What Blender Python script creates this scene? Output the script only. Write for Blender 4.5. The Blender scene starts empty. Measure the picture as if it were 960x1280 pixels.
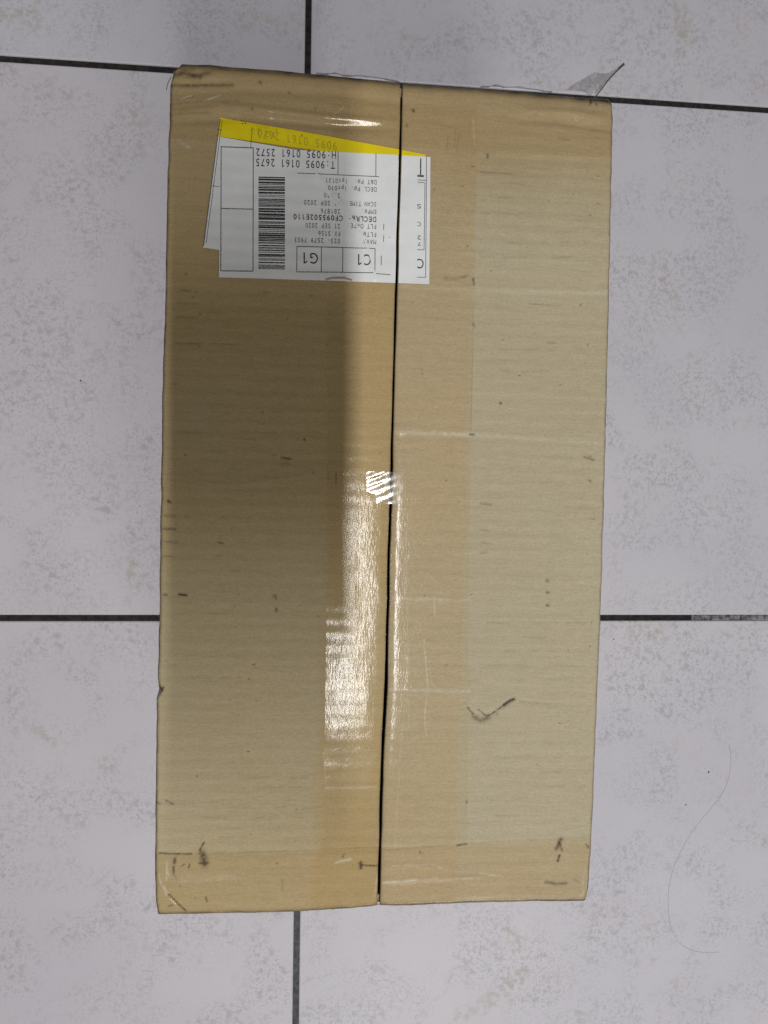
import bpy, math, random
import numpy as np

# ------------------------------------------------------------------ camera, light, exposure
scene = bpy.context.scene
C = scene.collection
rnd = random.Random(7)

F_PX, PW, PH = 961.0, 960.0, 1280.0                 # focal length in photo pixels, photo size
CAM = np.array([0.0052, 0.0954, 0.5791])            # held half a metre above the floor, looking down
ROTV = np.array([-0.0262, -0.0970, 0.0143])


def rot_matrix(w):
    t = np.linalg.norm(w)
    k = w / t
    K = np.array([[0, -k[2], k[1]], [k[2], 0, -k[0]], [-k[1], k[0], 0]])
    return np.eye(3) + math.sin(t) * K + (1 - math.cos(t)) * K @ K


RC = rot_matrix(ROTV)

cam_data = bpy.data.cameras.new('camera')
cam_data.sensor_fit = 'VERTICAL'
cam_data.sensor_height = 24.0
cam_data.lens = F_PX / PH * 24.0
cam_data.clip_start = 0.01
cam_data.clip_end = 50.0
cam = bpy.data.objects.new('camera', cam_data)
C.objects.link(cam)
from mathutils import Matrix, Vector
M4 = Matrix.Identity(4)
for i in range(3):
    for j in range(3):
        M4[i][j] = RC[i, j]
    M4[i][3] = CAM[i]
cam.matrix_world = M4
scene.camera = cam

world = bpy.data.worlds.new('World')
scene.world = world
world.use_nodes = True
world.node_tree.nodes['Background'].inputs[0].default_value = (1.0, 0.97, 0.94, 1)
world.node_tree.nodes['Background'].inputs[1].default_value = 0.085      # light bounced around the room


def area_lamp(name, loc, target, sx, sy, power, col):
    l = bpy.data.lights.new(name, 'AREA')
    l.shape = 'RECTANGLE'
    l.size, l.size_y = sx, sy
    l.energy = power
    l.color = col
    o = bpy.data.objects.new(name, l)
    C.objects.link(o)
    o.location = loc
    d = Vector(target) - Vector(loc)
    o.rotation_euler = d.to_track_quat('-Z', 'Y').to_euler()
    return o


# fluorescent tube on the ceiling, running along the box
tube = area_lamp('ceiling_tube_light', (0.140, -0.21, 1.75), (0.140, -0.21, 0), 0.030, 0.60, 13.3, (1.0, 0.985, 0.95))
# added fill lamp without a known source, placed to shape the floor's falloff
side = area_lamp('added_fill_light', (0.42, -1.35, 1.6), (0.2, -0.2, 0.0), 0.5, 0.4, 8.5, (1.0, 0.955, 0.89))

scene.view_settings.view_transform = 'Standard'
scene.view_settings.look = 'None'
scene.view_settings.exposure = 0.10
scene.view_settings.gamma = 1.0
scene.cycles.max_bounces = 8
scene.cycles.transparent_max_bounces = 16
scene.cycles.use_denoising = False
scene.cycles.caustics_reflective = False

# ------------------------------------------------------------------ helpers
BOX_X, BOX_Y, BOX_YAW, BOX_H = 0.0440, 0.0913, -0.0088, 0.20


def on_plane(px, py, z):
    """photo pixel -> point of the horizontal plane at height z"""
    px = np.asarray(px, float)
    py = np.asarray(py, float)
    d = np.stack([(px - PW / 2) / F_PX, (PH / 2 - py) / F_PX, -np.ones_like(px)], -1) @ RC.T
    t = (z - CAM[2]) / d[..., 2]
    return CAM[0] + t * d[..., 0], CAM[1] + t * d[..., 1]


def bt(px, py):
    """photo pixel -> (u, v) on the box's top, box coordinates"""
    x, y = on_plane(px, py, BOX_H)
    x, y = x - BOX_X, y - BOX_Y
    c, s = math.cos(-BOX_YAW), math.sin(-BOX_YAW)
    return c * x - s * y, s * x + c * y


def h2(ix, iy, seed):
    n = (ix.astype(np.int64) * 374761393 + iy.astype(np.int64) * 668265263 + seed * 974634777) & 0xffffffff
    n = ((n ^ (n >> 13)) * 1274126177) & 0xffffffff
    n = ((n ^ (n >> 16)) * 2246822519) & 0xffffffff
    return ((n ^ (n >> 15)) & 0xffff) / 65535.0


def vn(x, y, seed=0):
    """value noise 0..1"""
    x = np.asarray(x, float)
    y = np.asarray(y, float) + 0 * x
    x = x + 0 * y
    ix, iy = np.floor(x), np.floor(y)
    fx, fy = x - ix, y - iy
    fx = fx * fx * (3 - 2 * fx)
    fy = fy * fy * (3 - 2 * fy)
    a, b = h2(ix, iy, seed), h2(ix + 1, iy, seed)
    c, d = h2(ix, iy + 1, seed), h2(ix + 1, iy + 1, seed)
    return (a * (1 - fx) + b * fx) * (1 - fy) + (c * (1 - fx) + d * fx) * fy


def fbm(x, y, seed=0, n=4):
    s, a, t = 0, 0.5, 0
    for k in range(n):
        s = s + a * vn(x * 2 ** k, y * 2 ** k, seed + k * 17)
        t += a
        a *= 0.5
    return s / t


def sstep(a, b, x):
    t = np.clip((x - a) / (b - a), 0, 1)
    return t * t * (3 - 2 * t)


def link(o, parent=None):
    C.objects.link(o)
    if parent:
        o.parent = parent
    return o


def mesh_obj(name, verts, faces, mat, parent=None, smooth=False, col=None):
    me = bpy.data.meshes.new(name)
    me.from_pydata([tuple(map(float, v)) for v in verts], [], [tuple(map(int, f)) for f in faces])
    me.materials.append(mat)
    if smooth:
        me.polygons.foreach_set('use_smooth', [True] * len(me.polygons))
    me.update()
    return link(bpy.data.objects.new(name, me), parent)


def grid_obj(name, X, Y, Z, mat, parent=None, cols=None, smooth=True):
    m, n = X.shape
    me = bpy.data.meshes.new(name)
    co = np.stack([X, Y, Z], -1).reshape(-1, 3).astype(np.float32)
    idx = np.arange(m * n).reshape(m, n)
    q = np.stack([idx[:-1, :-1], idx[:-1, 1:], idx[1:, 1:], idx[1:, :-1]], -1).reshape(-1, 4)
    me.vertices.add(len(co))
    me.vertices.foreach_set('co', co.ravel())
    me.loops.add(q.size)
    me.loops.foreach_set('vertex_index', q.ravel().astype(np.int32))
    me.polygons.add(len(q))
    me.polygons.foreach_set('loop_start', np.arange(0, q.size, 4, dtype=np.int32))
    me.update(calc_edges=True)
    if smooth:
        me.polygons.foreach_set('use_smooth', np.ones(len(q), bool))
    if cols is not None:
        at = me.color_attributes.new('Col', 'FLOAT_COLOR', 'POINT')
        c4 = np.ones((m * n, 4), np.float32)
        c4[:, :3] = cols.reshape(-1, 3)
        at.data.foreach_set('color', c4.ravel())
    me.materials.append(mat)
    me.validate()
    return link(bpy.data.objects.new(name, me), parent)


def box_geo(x0, x1, y0, y1, z0, z1):
    v = [(x, y, z) for z in (z0, z1) for y in (y0, y1) for x in (x0, x1)]
    f = [(0, 2, 3, 1), (4, 5, 7, 6), (0, 1, 5, 4), (2, 6, 7, 3), (0, 4, 6, 2), (1, 3, 7, 5)]
    return v, f


def tube_geo(pts, r, k=6):
    """tube along a polyline; r may be a list"""
    pts = [Vector(p) for p in pts]
    verts, faces = [], []
    rr = r if isinstance(r, (list, tuple)) else [r] * len(pts)
    for i, p in enumerate(pts):
        d = (pts[min(i + 1, len(pts) - 1)] - pts[max(i - 1, 0)]).normalized()
        up = Vector((0, 0, 1)) if abs(d.z) < 0.9 else Vector((1, 0, 0))
        a = d.cross(up).normalized()
        b = a.cross(d).normalized()
        for j in range(k):
            t = 2 * math.pi * j / k
            verts.append(p + (a * math.cos(t) + b * math.sin(t)) * rr[i])
    for i in range(len(pts) - 1):
        for j in range(k):
            faces.append((i * k + j, i * k + (j + 1) % k, (i + 1) * k + (j + 1) % k, (i + 1) * k + j))
    faces.append(tuple(range(k))[::-1])
    faces.append(tuple(range((len(pts) - 1) * k, len(pts) * k)))
    return verts, faces


# ------------------------------------------------------------------ materials
def new_mat(name):
    m = bpy.data.materials.new(name)
    m.use_nodes = True
    nt = m.node_tree
    return m, nt, nt.nodes, nt.links, nt.nodes['Principled BSDF']


def nd(nt, kind, **kw):
    n = nt.nodes.new(kind)
    for k, v in kw.items():
        if k in n.inputs:
            n.inputs[k].default_value = v
        else:
            setattr(n, k, v)
    return n


def noise(nt, vec, scale, detail=2.0, rough=0.5, dist=0.0):
    n = nd(nt, 'ShaderNodeTexNoise')
    n.inputs['Scale'].default_value = scale
    n.inputs['Detail'].default_value = detail
    n.inputs['Roughness'].default_value = rough
    n.inputs['Distortion'].default_value = dist
    nt.links.new(vec, n.inputs['Vector'])
    return n.outputs[0]


def ramp(nt, val, a, b, lo=0.0, hi=1.0):
    n = nd(nt, 'ShaderNodeMapRange')
    n.interpolation_type = 'SMOOTHSTEP'
    n.inputs[1].default_value, n.inputs[2].default_value = a, b
    n.inputs[3].default_value, n.inputs[4].default_value = lo, hi
    nt.links.new(val, n.inputs[0])
    return n.outputs[0]


def mth(nt, op, a, b):
    n = nd(nt, 'ShaderNodeMath', operation=op)
    for i, x in enumerate((a, b)):
        if isinstance(x, (int, float)):
            n.inputs[i].default_value = x
        else:
            nt.links.new(x, n.inputs[i])
    return n.outputs[0]


def mixc(nt, fac, a, b, blend='MIX'):
    n = nd(nt, 'ShaderNodeMix', data_type='RGBA', blend_type=blend)
    for s, x in (('Factor', fac), ('A', a), ('B', b)):
        inp = [i for i in n.inputs if i.name == s and i.type == ('VALUE' if s == 'Factor' else 'RGBA')][0]
        if isinstance(x, (int, float)):
            inp.default_value = x
        elif isinstance(x, tuple):
            inp.default_value = x if len(x) == 4 else (*x, 1)
        else:
            nt.links.new(x, inp)
    return [o for o in n.outputs if o.type == 'RGBA'][0]


def mapped(nt, vec, scale):
    n = nd(nt, 'ShaderNodeMapping')
    n.inputs['Scale'].default_value = scale
    nt.links.new(vec, n.inputs['Vector'])
    return n.outputs[0]


def plain(name, col, rough=0.6, spec=0.3, metal=0.0):
    m, nt, N, L, P = new_mat(name)
    P.inputs['Base Color'].default_value = (*col, 1)
    P.inputs['Roughness'].default_value = rough
    P.inputs['Specular IOR Level'].default_value = spec
    P.inputs['Metallic'].default_value = metal
    return m


def make_tile_mat():
    m, nt, N, L, P = new_mat('glazed_tile')
    tc = nd(nt, 'ShaderNodeTexCoord')
    oi = nd(nt, 'ShaderNodeObjectInfo')
    off = nd(nt, 'ShaderNodeVectorMath', operation='SCALE')
    cmb = nd(nt, 'ShaderNodeCombineXYZ')
    for i in range(3):
        L.new(oi.outputs['Random'], cmb.inputs[i])
    L.new(cmb.outputs[0], off.inputs[0])
    off.inputs['Scale'].default_value = 7.3
    add = nd(nt, 'ShaderNodeVectorMath', operation='ADD')
    L.new(tc.outputs['Object'], add.inputs[0])
    L.new(off.outputs[0], add.inputs[1])
    v = add.outputs[0]
    fine = noise(nt, v, 225, 4, 0.62, 0.25)
    fine2 = noise(nt, mapped(nt, v, (1, 0.8, 1)), 520, 3, 0.6, 0.2)
    clump = noise(nt, v, 22, 3, 0.6, 0.5)
    big = noise(nt, v, 7, 2, 0.5, 0.3)
    f1 = mth(nt, 'MULTIPLY', ramp(nt, fine, 0.48, 0.66), ramp(nt, clump, 0.38, 0.66))
    f2 = mth(nt, 'MULTIPLY', ramp(nt, fine2, 0.50, 0.68), ramp(nt, clump, 0.32, 0.62))
    fl = mth(nt, 'MAXIMUM', mth(nt, 'MULTIPLY', f1, 0.85), mth(nt, 'MULTIPLY', f2, 0.8))
    base = mixc(nt, ramp(nt, big, 0.3, 0.7), (0.622, 0.613, 0.690), (0.665, 0.656, 0.73))
    c = mixc(nt, fl, base, (0.462, 0.455, 0.505))
    warm = mth(nt, 'MULTIPLY', ramp(nt, noise(nt, v, 14, 3, 0.6, 0.8), 0.60, 0.74), ramp(nt, fine, 0.40, 0.62))
    c = mixc(nt, mth(nt, 'MULTIPLY', warm, 0.7), c, (0.50, 0.465, 0.42))
    pink = mth(nt, 'MULTIPLY', ramp(nt, noise(nt, mapped(nt, v, (1.0, 1.0, 2.0)), 17, 3, 0.6, 0.9), 0.62, 0.74), ramp(nt, fine2, 0.40, 0.6))
    c = mixc(nt, mth(nt, 'MULTIPLY', pink, 0.35), c, (0.56, 0.44, 0.41))
    c = mixc(nt, 1.0, c, oi.outputs['Color'], 'MULTIPLY')
    L.new(c, P.inputs['Base Color'])
    P.inputs['Roughness'].default_value = 0.42
    P.inputs['Specular IOR Level'].default_value = 0.25
    b = nd(nt, 'ShaderNodeBump')
    b.inputs['Strength'].default_value = 0.12
    b.inputs['Distance'].default_value = 0.0006
    L.new(mth(nt, 'SUBTRACT', noise(nt, v, 60, 3), fl), b.inputs['Height'])
    L.new(b.outputs[0], P.inputs['Normal'])
    return m


def make_grout_mat(name, c0, c1):
    m, nt, N, L, P = new_mat(name)
    tc = nd(nt, 'ShaderNodeTexCoord')
    n = noise(nt, tc.outputs['Object'], 240, 4, 0.7)
    L.new(mixc(nt, ramp(nt, n, 0.35, 0.68), c0, c1), P.inputs['Base Color'])
    P.inputs['Roughness'].default_value = 0.9
    b = nd(nt, 'ShaderNodeBump')
    b.inputs['Strength'].default_value = 0.6
    b.inputs['Distance'].default_value = 0.001
    L.new(n, b.inputs['Height'])
    L.new(b.outputs[0], P.inputs['Normal'])
    return m


def make_cardboard():
    m, nt, N, L, P = new_mat('cardboard')
    at = nd(nt, 'ShaderNodeVertexColor', layer_name='Col')
    tc = nd(nt, 'ShaderNodeTexCoord')
    o = tc.outputs['Object']
    g1 = noise(nt, mapped(nt, o, (1, 2.2, 1)), 700, 3, 0.65)
    g2 = noise(nt, mapped(nt, o, (1, 7, 1)), 120, 3, 0.6)
    c = mixc(nt, 1.0, at.outputs[0], mixc(nt, ramp(nt, g1, 0.25, 0.75), (0.885, 0.88, 0.865), (1.075, 1.08, 1.09)), 'MULTIPLY')
    c = mixc(nt, 1.0, c, mixc(nt, ramp(nt, g2, 0.3, 0.7), (0.955, 0.95, 0.94), (1.035, 1.035, 1.04)), 'MULTIPLY')
    L.new(c, P.inputs['Base Color'])
    P.inputs['Roughness'].default_value = 0.72
    P.inputs['Specular IOR Level'].default_value = 0.18
    b = nd(nt, 'ShaderNodeBump')
    b.inputs['Strength'].default_value = 0.22
    b.inputs['Distance'].default_value = 0.0004
    L.new(g1, b.inputs['Height'])
    L.new(b.outputs[0], P.inputs['Normal'])
    return m


def make_kraft_plain():
    m, nt, N, L, P = new_mat('kraft_side')
    tc = nd(nt, 'ShaderNodeTexCoord')
    g = noise(nt, mapped(nt, tc.outputs['Object'], (1, 1, 3)), 90, 4, 0.6)
    L.new(mixc(nt, ramp(nt, g, 0.3, 0.7), (0.37, 0.30, 0.185), (0.45, 0.37, 0.24)), P.inputs['Base Color'])
    P.inputs['Roughness'].default_value = 0.75
    P.inputs['Specular IOR Level'].default_value = 0.15
    return m


def make_tape(name, tint, rough, bump, gloss_gain, haze=0.0, hcol=(0.50, 0.50, 0.52)):
    """clear film: what lies under it shows through, its own surface only mirrors the lamps"""
    m = bpy.data.materials.new(name)
    m.use_nodes = True
    nt = m.node_tree
    L = nt.links
    nt.nodes.clear()
    out = nd(nt, 'ShaderNodeOutputMaterial')
    tr = nd(nt, 'ShaderNodeBsdfTransparent')
    tr.inputs[0].default_value = (*tint, 1)
    gl = nd(nt, 'ShaderNodeBsdfGlossy')
    gl.inputs['Roughness'].default_value = rough
    fr = nd(nt, 'ShaderNodeFresnel')
    # a film is the same mirror from both faces: keep the ratio above one seen from below
    gm = nd(nt, 'ShaderNodeNewGeometry')
    L.new(mth(nt, 'SUBTRACT', 1.47, mth(nt, 'MULTIPLY', gm.outputs['Backfacing'], 1.47 - 1 / 1.47)), fr.inputs[0])
    tc = nd(nt, 'ShaderNodeTexCoord')
    o = tc.outputs['Object']
    a = noise(nt, mapped(nt, o, (1.0, 0.22, 1)), 1250, 2, 0.5, 0.1)
    b_ = noise(nt, o, 300, 3, 0.6, 0.8)
    cc = noise(nt, mapped(nt, o, (1, 1.3, 1)), 45, 2, 0.5)
    h = mth(nt, 'ADD', mth(nt, 'MULTIPLY', a, 0.7), mth(nt, 'ADD', mth(nt, 'MULTIPLY', b_, 0.5), mth(nt, 'MULTIPLY', cc, 0.8)))
    bp = nd(nt, 'ShaderNodeBump')
    bp.inputs['Strength'].default_value = 1.0
    bp.inputs['Distance'].default_value = bump
    L.new(h, bp.inputs['Height'])
    L.new(bp.outputs[0], gl.inputs['Normal'])
    patch = ramp(nt, noise(nt, o, 70, 3, 0.6, 0.6), 0.36, 0.52, 0.6, 1.0)
    fac = mth(nt, 'MULTIPLY', mth(nt, 'MULTIPLY', fr.outputs[0], gloss_gain), patch)
    mx = nd(nt, 'ShaderNodeMixShader')
    L.new(fac, mx.inputs[0])
    L.new(tr.outputs[0], mx.inputs[1])
    L.new(gl.outputs[0], mx.inputs[2])
    last = mx.outputs[0]
    if haze > 0:
        df = nd(nt, 'ShaderNodeBsdfDiffuse')
        df.inputs[0].default_value = (*hcol, 1)
        m2 = nd(nt, 'ShaderNodeMixShader')
        L.new(ramp(nt, noise(nt, o, 400, 3, 0.6, 0.5), 0.25, 0.75, haze * 0.3, haze * 1.7), m2.inputs[0])
        L.new(last, m2.inputs[1])
        L.new(df.outputs[0], m2.inputs[2])
        last = m2.outputs[0]
    L.new(last, out.inputs[0])
    return m


def make_paper(name, c0, c1):
    m, nt, N, L, P = new_mat(name)
    tc = nd(nt, 'ShaderNodeTexCoord')
    g = noise(nt, tc.outputs['Object'], 60, 4, 0.6)
    g2 = noise(nt, tc.outputs['Object'], 600, 2, 0.6)
    c = mixc(nt, ramp(nt, g, 0.3, 0.7), c0, c1)
    c = mixc(nt, 1.0, c, mixc(nt, g2, (0.96, 0.96, 0.96), (1.03, 1.03, 1.03)), 'MULTIPLY')
    L.new(c, P.inputs['Base Color'])
    P.inputs['Roughness'].default_value = 0.36
    P.inputs['Specular IOR Level'].default_value = 0.4
    return m


def make_ink(name, col, fade):
    """thermal print, worn away in small spots"""
    m, nt, N, L, P = new_mat(name)
    tc = nd(nt, 'ShaderNodeTexCoord')
    g = noise(nt, tc.outputs['Object'], 900, 3, 0.7)
    L.new(mixc(nt, ramp(nt, g, 0.45, 0.8, 0.0, fade), col, (0.55, 0.57, 0.60)), P.inputs['Base Color'])
    P.inputs['Roughness'].default_value = 0.55
    P.inputs['Specular IOR Level'].default_value = 0.2
    return m


MAT_TILE = make_tile_mat()
MAT_GROUT = make_grout_mat('dark_grout', (0.008, 0.008, 0.007), (0.030, 0.029, 0.026))
MAT_GROUT_PALE = make_grout_mat('pale_grout', (0.05, 0.05, 0.055), (0.32, 0.32, 0.34))
MAT_GROUT_SLATE = make_grout_mat('slate_grout', (0.065, 0.068, 0.078), (0.13, 0.135, 0.15))
MAT_CARD = make_cardboard()
MAT_KRAFT = make_kraft_plain()
MAT_TAPE = make_tape('clear_packing_tape', (1.0, 0.985, 0.955), 0.13, 0.000055, 0.48, 0.006)
MAT_TAPE2 = make_tape('clear_end_tape', (0.99, 0.968, 0.93), 0.17, 0.00005, 0.45, 0.008)
MAT_FILM = make_tape('crumpled_film', (0.86, 0.86, 0.86), 0.2, 0.00008, 1.8, 0.42, (0.20, 0.20, 0.20))
MAT_PATCH = make_tape('tape_patch_film', (0.97, 0.965, 0.95), 0.09, 0.000012, 1.4, 0.05)
MAT_PAPER = make_paper('label_paper', (0.76, 0.785, 0.81), (0.82, 0.835, 0.855))
MAT_YELLOW = make_paper('yellow_print', (0.77, 0.62, 0.004), (0.84, 0.70, 0.006))
MAT_INK = make_ink('black_ink', (0.025, 0.026, 0.03), 0.35)
MAT_INK_THIN = make_ink('grey_ink', (0.06, 0.062, 0.07), 0.4)
MAT_INK_FAINT = make_ink('ghost_ink', (0.50, 0.40, 0.02), 0.1)
MAT_DARK = plain('dark_fold', (0.07, 0.07, 0.075), 0.5)
MAT_HAIR = plain('hair', (0.19, 0.18, 0.18), 0.4)

# ------------------------------------------------------------------ floor of tiles
TILE, GAP = 0.40, 0.0044
v, f = box_geo(-1.2, 1.6, -1.2, 1.6, -0.03, -0.0013)
floor = mesh_obj('floor', v, f, MAT_GROUT)
floor['kind'] = 'structure'
floor['label'] = 'tiled floor with dark grout lines'


def tile_mesh():
    a, c, t = TILE / 2 - GAP / 2, 0.0011, 0.009
    rings = [(a, -t), (a, -c), (a - c * 0.3, -c * 0.3), (a - c, 0.0)]
    V, Fc = [], []
    for (r, z) in rings:
        V += [(-r, -r, z), (r, -r, z), (r, r, z), (-r, r, z)]
    for k in range(len(rings) - 1):
        for j in range(4):
            Fc.append((k * 4 + j, k * 4 + (j + 1) % 4, k * 4 + 4 + (j + 1) % 4, k * 4 + 4 + j))
    Fc.append(tuple(range((len(rings) - 1) * 4, len(rings) * 4)))
    me = bpy.data.meshes.new('tile')
    me.from_pydata(V, [], Fc)
    me.materials.append(MAT_TILE)
    return me


TM = tile_mesh()
for ix in range(-3, 4):
    for iy in range(-3, 4):
        o = link(bpy.data.objects.new('tile', TM), floor)
        o.location = ((ix + 0.5) * TILE, (iy + 0.5) * TILE, 0.0003 * (rnd.random() - 0.5))
        o.rotation_euler[2] = rnd.choice([0, 1, 2, 3]) * math.pi / 2 + (rnd.random() - 0.5) * 0.0012
        g = 0.985 + 0.03 * rnd.random()
        o.color = (g, g, g, 1)
        if (ix, iy) in ((-1, -1), (-1, 0)):
            o.color = (g * 1.0, g * 0.985, g * 0.975, 1)
# grout that was filled or has worn paler
x0, _ = on_plane(865, 772, 0.0)
v, f = box_geo(float(x0), TILE - GAP / 2 - 0.0003, -GAP / 2 + 0.0002, GAP / 2 - 0.0002, -0.002, -0.0006)
mesh_obj('grout_strip', v, f, MAT_GROUT_PALE, floor)
v, f = box_geo(-GAP / 2 + 0.0002, GAP / 2 - 0.0002, -TILE + GAP / 2, -GAP / 2 - 0.0003, -0.002, -0.0006)
mesh_obj('grout_strip', v, f, MAT_GROUT_SLATE, floor)

# ------------------------------------------------------------------ the carton
box = bpy.data.objects.new('cardboard_box', None)
C.objects.link(box)
box.location = (BOX_X, BOX_Y, 0)
box.rotation_euler[2] = BOX_YAW
box['label'] = 'worn brown cardboard carton taped shut, with shipping labels, standing on the tiled floor'
box['category'] = 'box'

# outline of the top, traced along its worn edges
ED_L = [(224, 79), (217, 88), (213, 103), (210, 200), (206.5, 360), (203, 500), (201, 640), (199, 770), (197.2, 850), (199, 862), (196, 874), (194.5, 1000), (194, 1090), (194.5, 1128), (197, 1142)]
ED_R = [(763, 121), (766.5, 128), (767, 145), (765.5, 220), (762, 400), (757, 600), (752, 770), (747.5, 880), (742.5, 1000), (738, 1085), (736.5, 1112), (733, 1126)]
ED_T = [(197, 81), (224, 78.5), (260, 80), (330, 86), (400, 92), (470, 98.5), (502, 102.5), (560, 106), (640, 110.5), (700, 116.5), (740, 120), (768, 122)]
ED_B = [(190, 1143), (260, 1141.5), (370, 1138.5), (440, 1134.5), (472, 1132), (510, 1132.5), (600, 1129.5), (740, 1126.5)]
SEAM = [(502.5, 90), (501.5, 150), (499.5, 230), (497, 300), (494.5, 400), (491.5, 520), (488.5, 620), (486.5, 700), (485, 760), (483, 850), (479, 930), (476, 1030), (474.5, 1090), (473, 1140)]
ED_T = [(x, y - 3.2) for x, y in ED_T]
ED_B = [(x, y + 1.2) for x, y in ED_B]
ED_L = [(x - 1.0, y) for x, y in ED_L]
ED_R = [(x + 1.0, y) for x, y in ED_R]
GAPW = [(90, 3.2), (300, 3.4), (520, 3.6), (640, 4.4), (760, 4.8), (860, 4.8), (950, 4.2), (1050, 4.4), (1140, 4.4)]


def curve_of_v(pts):
    u, vv = bt([p[0] for p in pts], [p[1] for p in pts])
    o = np.argsort(vv)
    return lambda q, a=vv[o], b=u[o]: np.interp(q, a, b)


def curve_of_u(pts):
    u, vv = bt([p[0] for p in pts], [p[1] for p in pts])
    o = np.argsort(u)
    return lambda q, a=u[o], b=vv[o]: np.interp(q, a, b)


_uL, _uR, _vT, _vB, _uS = curve_of_v(ED_L), curve_of_v(ED_R), curve_of_u(ED_T), curve_of_u(ED_B), curve_of_v(SEAM)
_, gv = bt([480] * len(GAPW), [g[0] for g in GAPW])
PXM = 961 / 0.379                                     # photo pixels per metre on the box's top
gw = 0.88 * np.array([g[1] for g in GAPW]) / PXM


def uL(v): return _uL(v) + 0.0007 * (fbm(v * 130, 3.3 + 0 * v, 5, 3) - 0.5)
def uR(v): return _uR(v) + 0.0007 * (fbm(v * 130, 7.7 + 0 * v, 6, 3) - 0.5)
def vT(u): return _vT(u) + 0.0008 * (fbm(u * 110, 1.3 + 0 * u, 8, 3) - 0.5)
def vB(u): return _vB(u) + 0.0008 * (fbm(u * 110, 4.3 + 0 * u, 9, 3) - 0.5)
def uS(v): return _uS(v) + 0.0005 * (fbm(v * 60, 9.1 + 0 * v, 11, 3) - 0.5)
def gap(v): return np.interp(-v, -gv, gw) * (0.85 + 0.3 * vn(v * 70, 0 * v, 12))


def seg_dist(u, v, pts):
    """distance to a polyline given in photo pixels (metres), and place along it 0..1"""
    pu, pv = bt([p[0] for p in pts], [p[1] for p in pts])
    best = np.full(np.shape(u), 9.0)
    along = np.zeros(np.shape(u))
    n = len(pts) - 1
    for i in range(n):
        ax, ay, bx, by = pu[i], pv[i], pu[i + 1], pv[i + 1]
        dx, dy = bx - ax, by - ay
        L2 = dx * dx + dy * dy + 1e-12
        t = np.clip(((u - ax) * dx + (v - ay) * dy) / L2, 0, 1)
        d = np.hypot(u - ax - t * dx, v - ay - t * dy)
        w = d < best
        best = np.where(w, d, best)
        along = np.where(w, (i + t) / n, along)
    return best, along


def fall(d, r):
    d = np.clip(d, 0, r)
    return r - np.sqrt(np.maximum(r * r - (r - d) ** 2, 0))


# creases pressed into the board: (polyline in the photo, half-width mm, height mm)
CREASES = [
    ([(215, 118), (300, 112), (420, 118), (495, 128)], 2.4, -0.9),
    ([(214, 141), (280, 134), (330, 138), (420, 148), (495, 152)], 1.8, 0.95),
    ([(214, 152), (300, 148), (420, 158), (490, 162)], 2.0, -0.95),
    ([(216, 105), (262, 104), (292, 104)], 1.8, -1.2),
    ([(225, 92), (262, 88)], 2.2, -1.5),
    ([(640, 148), (700, 150), (765, 162)], 2.2, -0.9),
    ([(650, 136), (720, 140), (765, 150)], 2.0, 0.7),
    ([(590, 200), (680, 200), (765, 204)], 2.0, -0.18),
    ([(500, 356), (590, 360), (760, 366)], 1.6, 0.22),
    ([(496, 540), (588, 541), (752, 552)], 1.6, 0.22),
    ([(200, 603), (300, 606), (405, 590)], 1.3, 0.20),
    ([(490, 747), (588, 750)], 1.3, 0.2),
    ([(487, 862), (586, 864)], 1.3, 0.22),
    ([(202, 1104), (212, 1118), (224, 1131), (233, 1139)], 0.55, -0.55),
    ([(198, 1096), (204, 1110), (208, 1120)], 0.9, 0.45),
    ([(478, 1103), (540, 1100), (620, 1096)], 0.9, 0.22),
    ([(480, 1085), (520, 1082), (560, 1086)], 0.9, 0.20),
    ([(734, 1060), (730, 1100), (728, 1122)], 1.0, 0.3),
    # the punched spot on the right-hand flap
    ([(586, 886), (592, 893), (600, 898), (609, 899), (616, 894)], 1.7, -0.85),
    ([(600, 888), (607, 894), (612, 895), (622, 889), (633, 881), (644, 875)], 0.8, -0.7),
    ([(604, 884), (620, 882), (634, 874)], 2.0, 0.45),
    ([(644, 877), (680, 880), (712, 882)], 1.3, -0.38),
]


def H(u, v, detail=True):
    """height of the closed flaps over the nominal top, metres"""
    dl, dr = u - uL(v), uR(v) - u
    dt, db = vT(u) - v, v - vB(u)
    h = -fall(dl, 0.0022) - fall(dr, 0.0020) - 0.55 * fall(dt, 0.0075) - fall(db, 0.0011)
    ds = np.abs(u - uS(v)) - gap(v) / 2
    vv = sstep(-0.10, -0.02, -v) * 0.6 + 0.5
    h = h - 0.0007 * np.exp(-np.clip(ds, 0, 1) / 0.0013) * vv
    left = u < uS(v)
    # the flaps sag a little towards the middle, the right one tips away from the seam
    h = h + np.where(left, 0.0006 * np.sin(np.clip((u + 0.11) / 0.11, 0, 1) * 3.1), -0.0012 * np.sin(np.clip((u - uS(v)) / 0.11, 0, 1) * 2.6))
    h = h + 0.0010 * (fbm(u * 14, v * 11, 21, 3) - 0.5)
    # flutes of the corrugated board
    su = u - uS(v)
    film = sstep(-0.034, -0.029, su) * (1 - sstep(0.037, 0.042, su))
    amp = (0.000055 - 0.000038 * film) * (0.4 + 1.2 * fbm(u * 18, v * 26, 31, 2))
    h = h + amp * np.sin(2 * math.pi * v / 0.0067 + 0.9 * vn(u * 5, v * 12, 33))
    h = h + 0.00012 * (1 - 0.4 * film) * (vn(u * 3 + 3, v * 95, 35) - 0.5)
    if detail:
        for pts, w, a in CREASES:
            d, al = seg_dist(u, v, pts)
            h = h + a * 0.001 * np.exp(-(d / (w * 0.001)) ** 2) * np.sin(np.clip(al, 0.04, 0.96) * math.pi) ** 0.5
    return h


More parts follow.
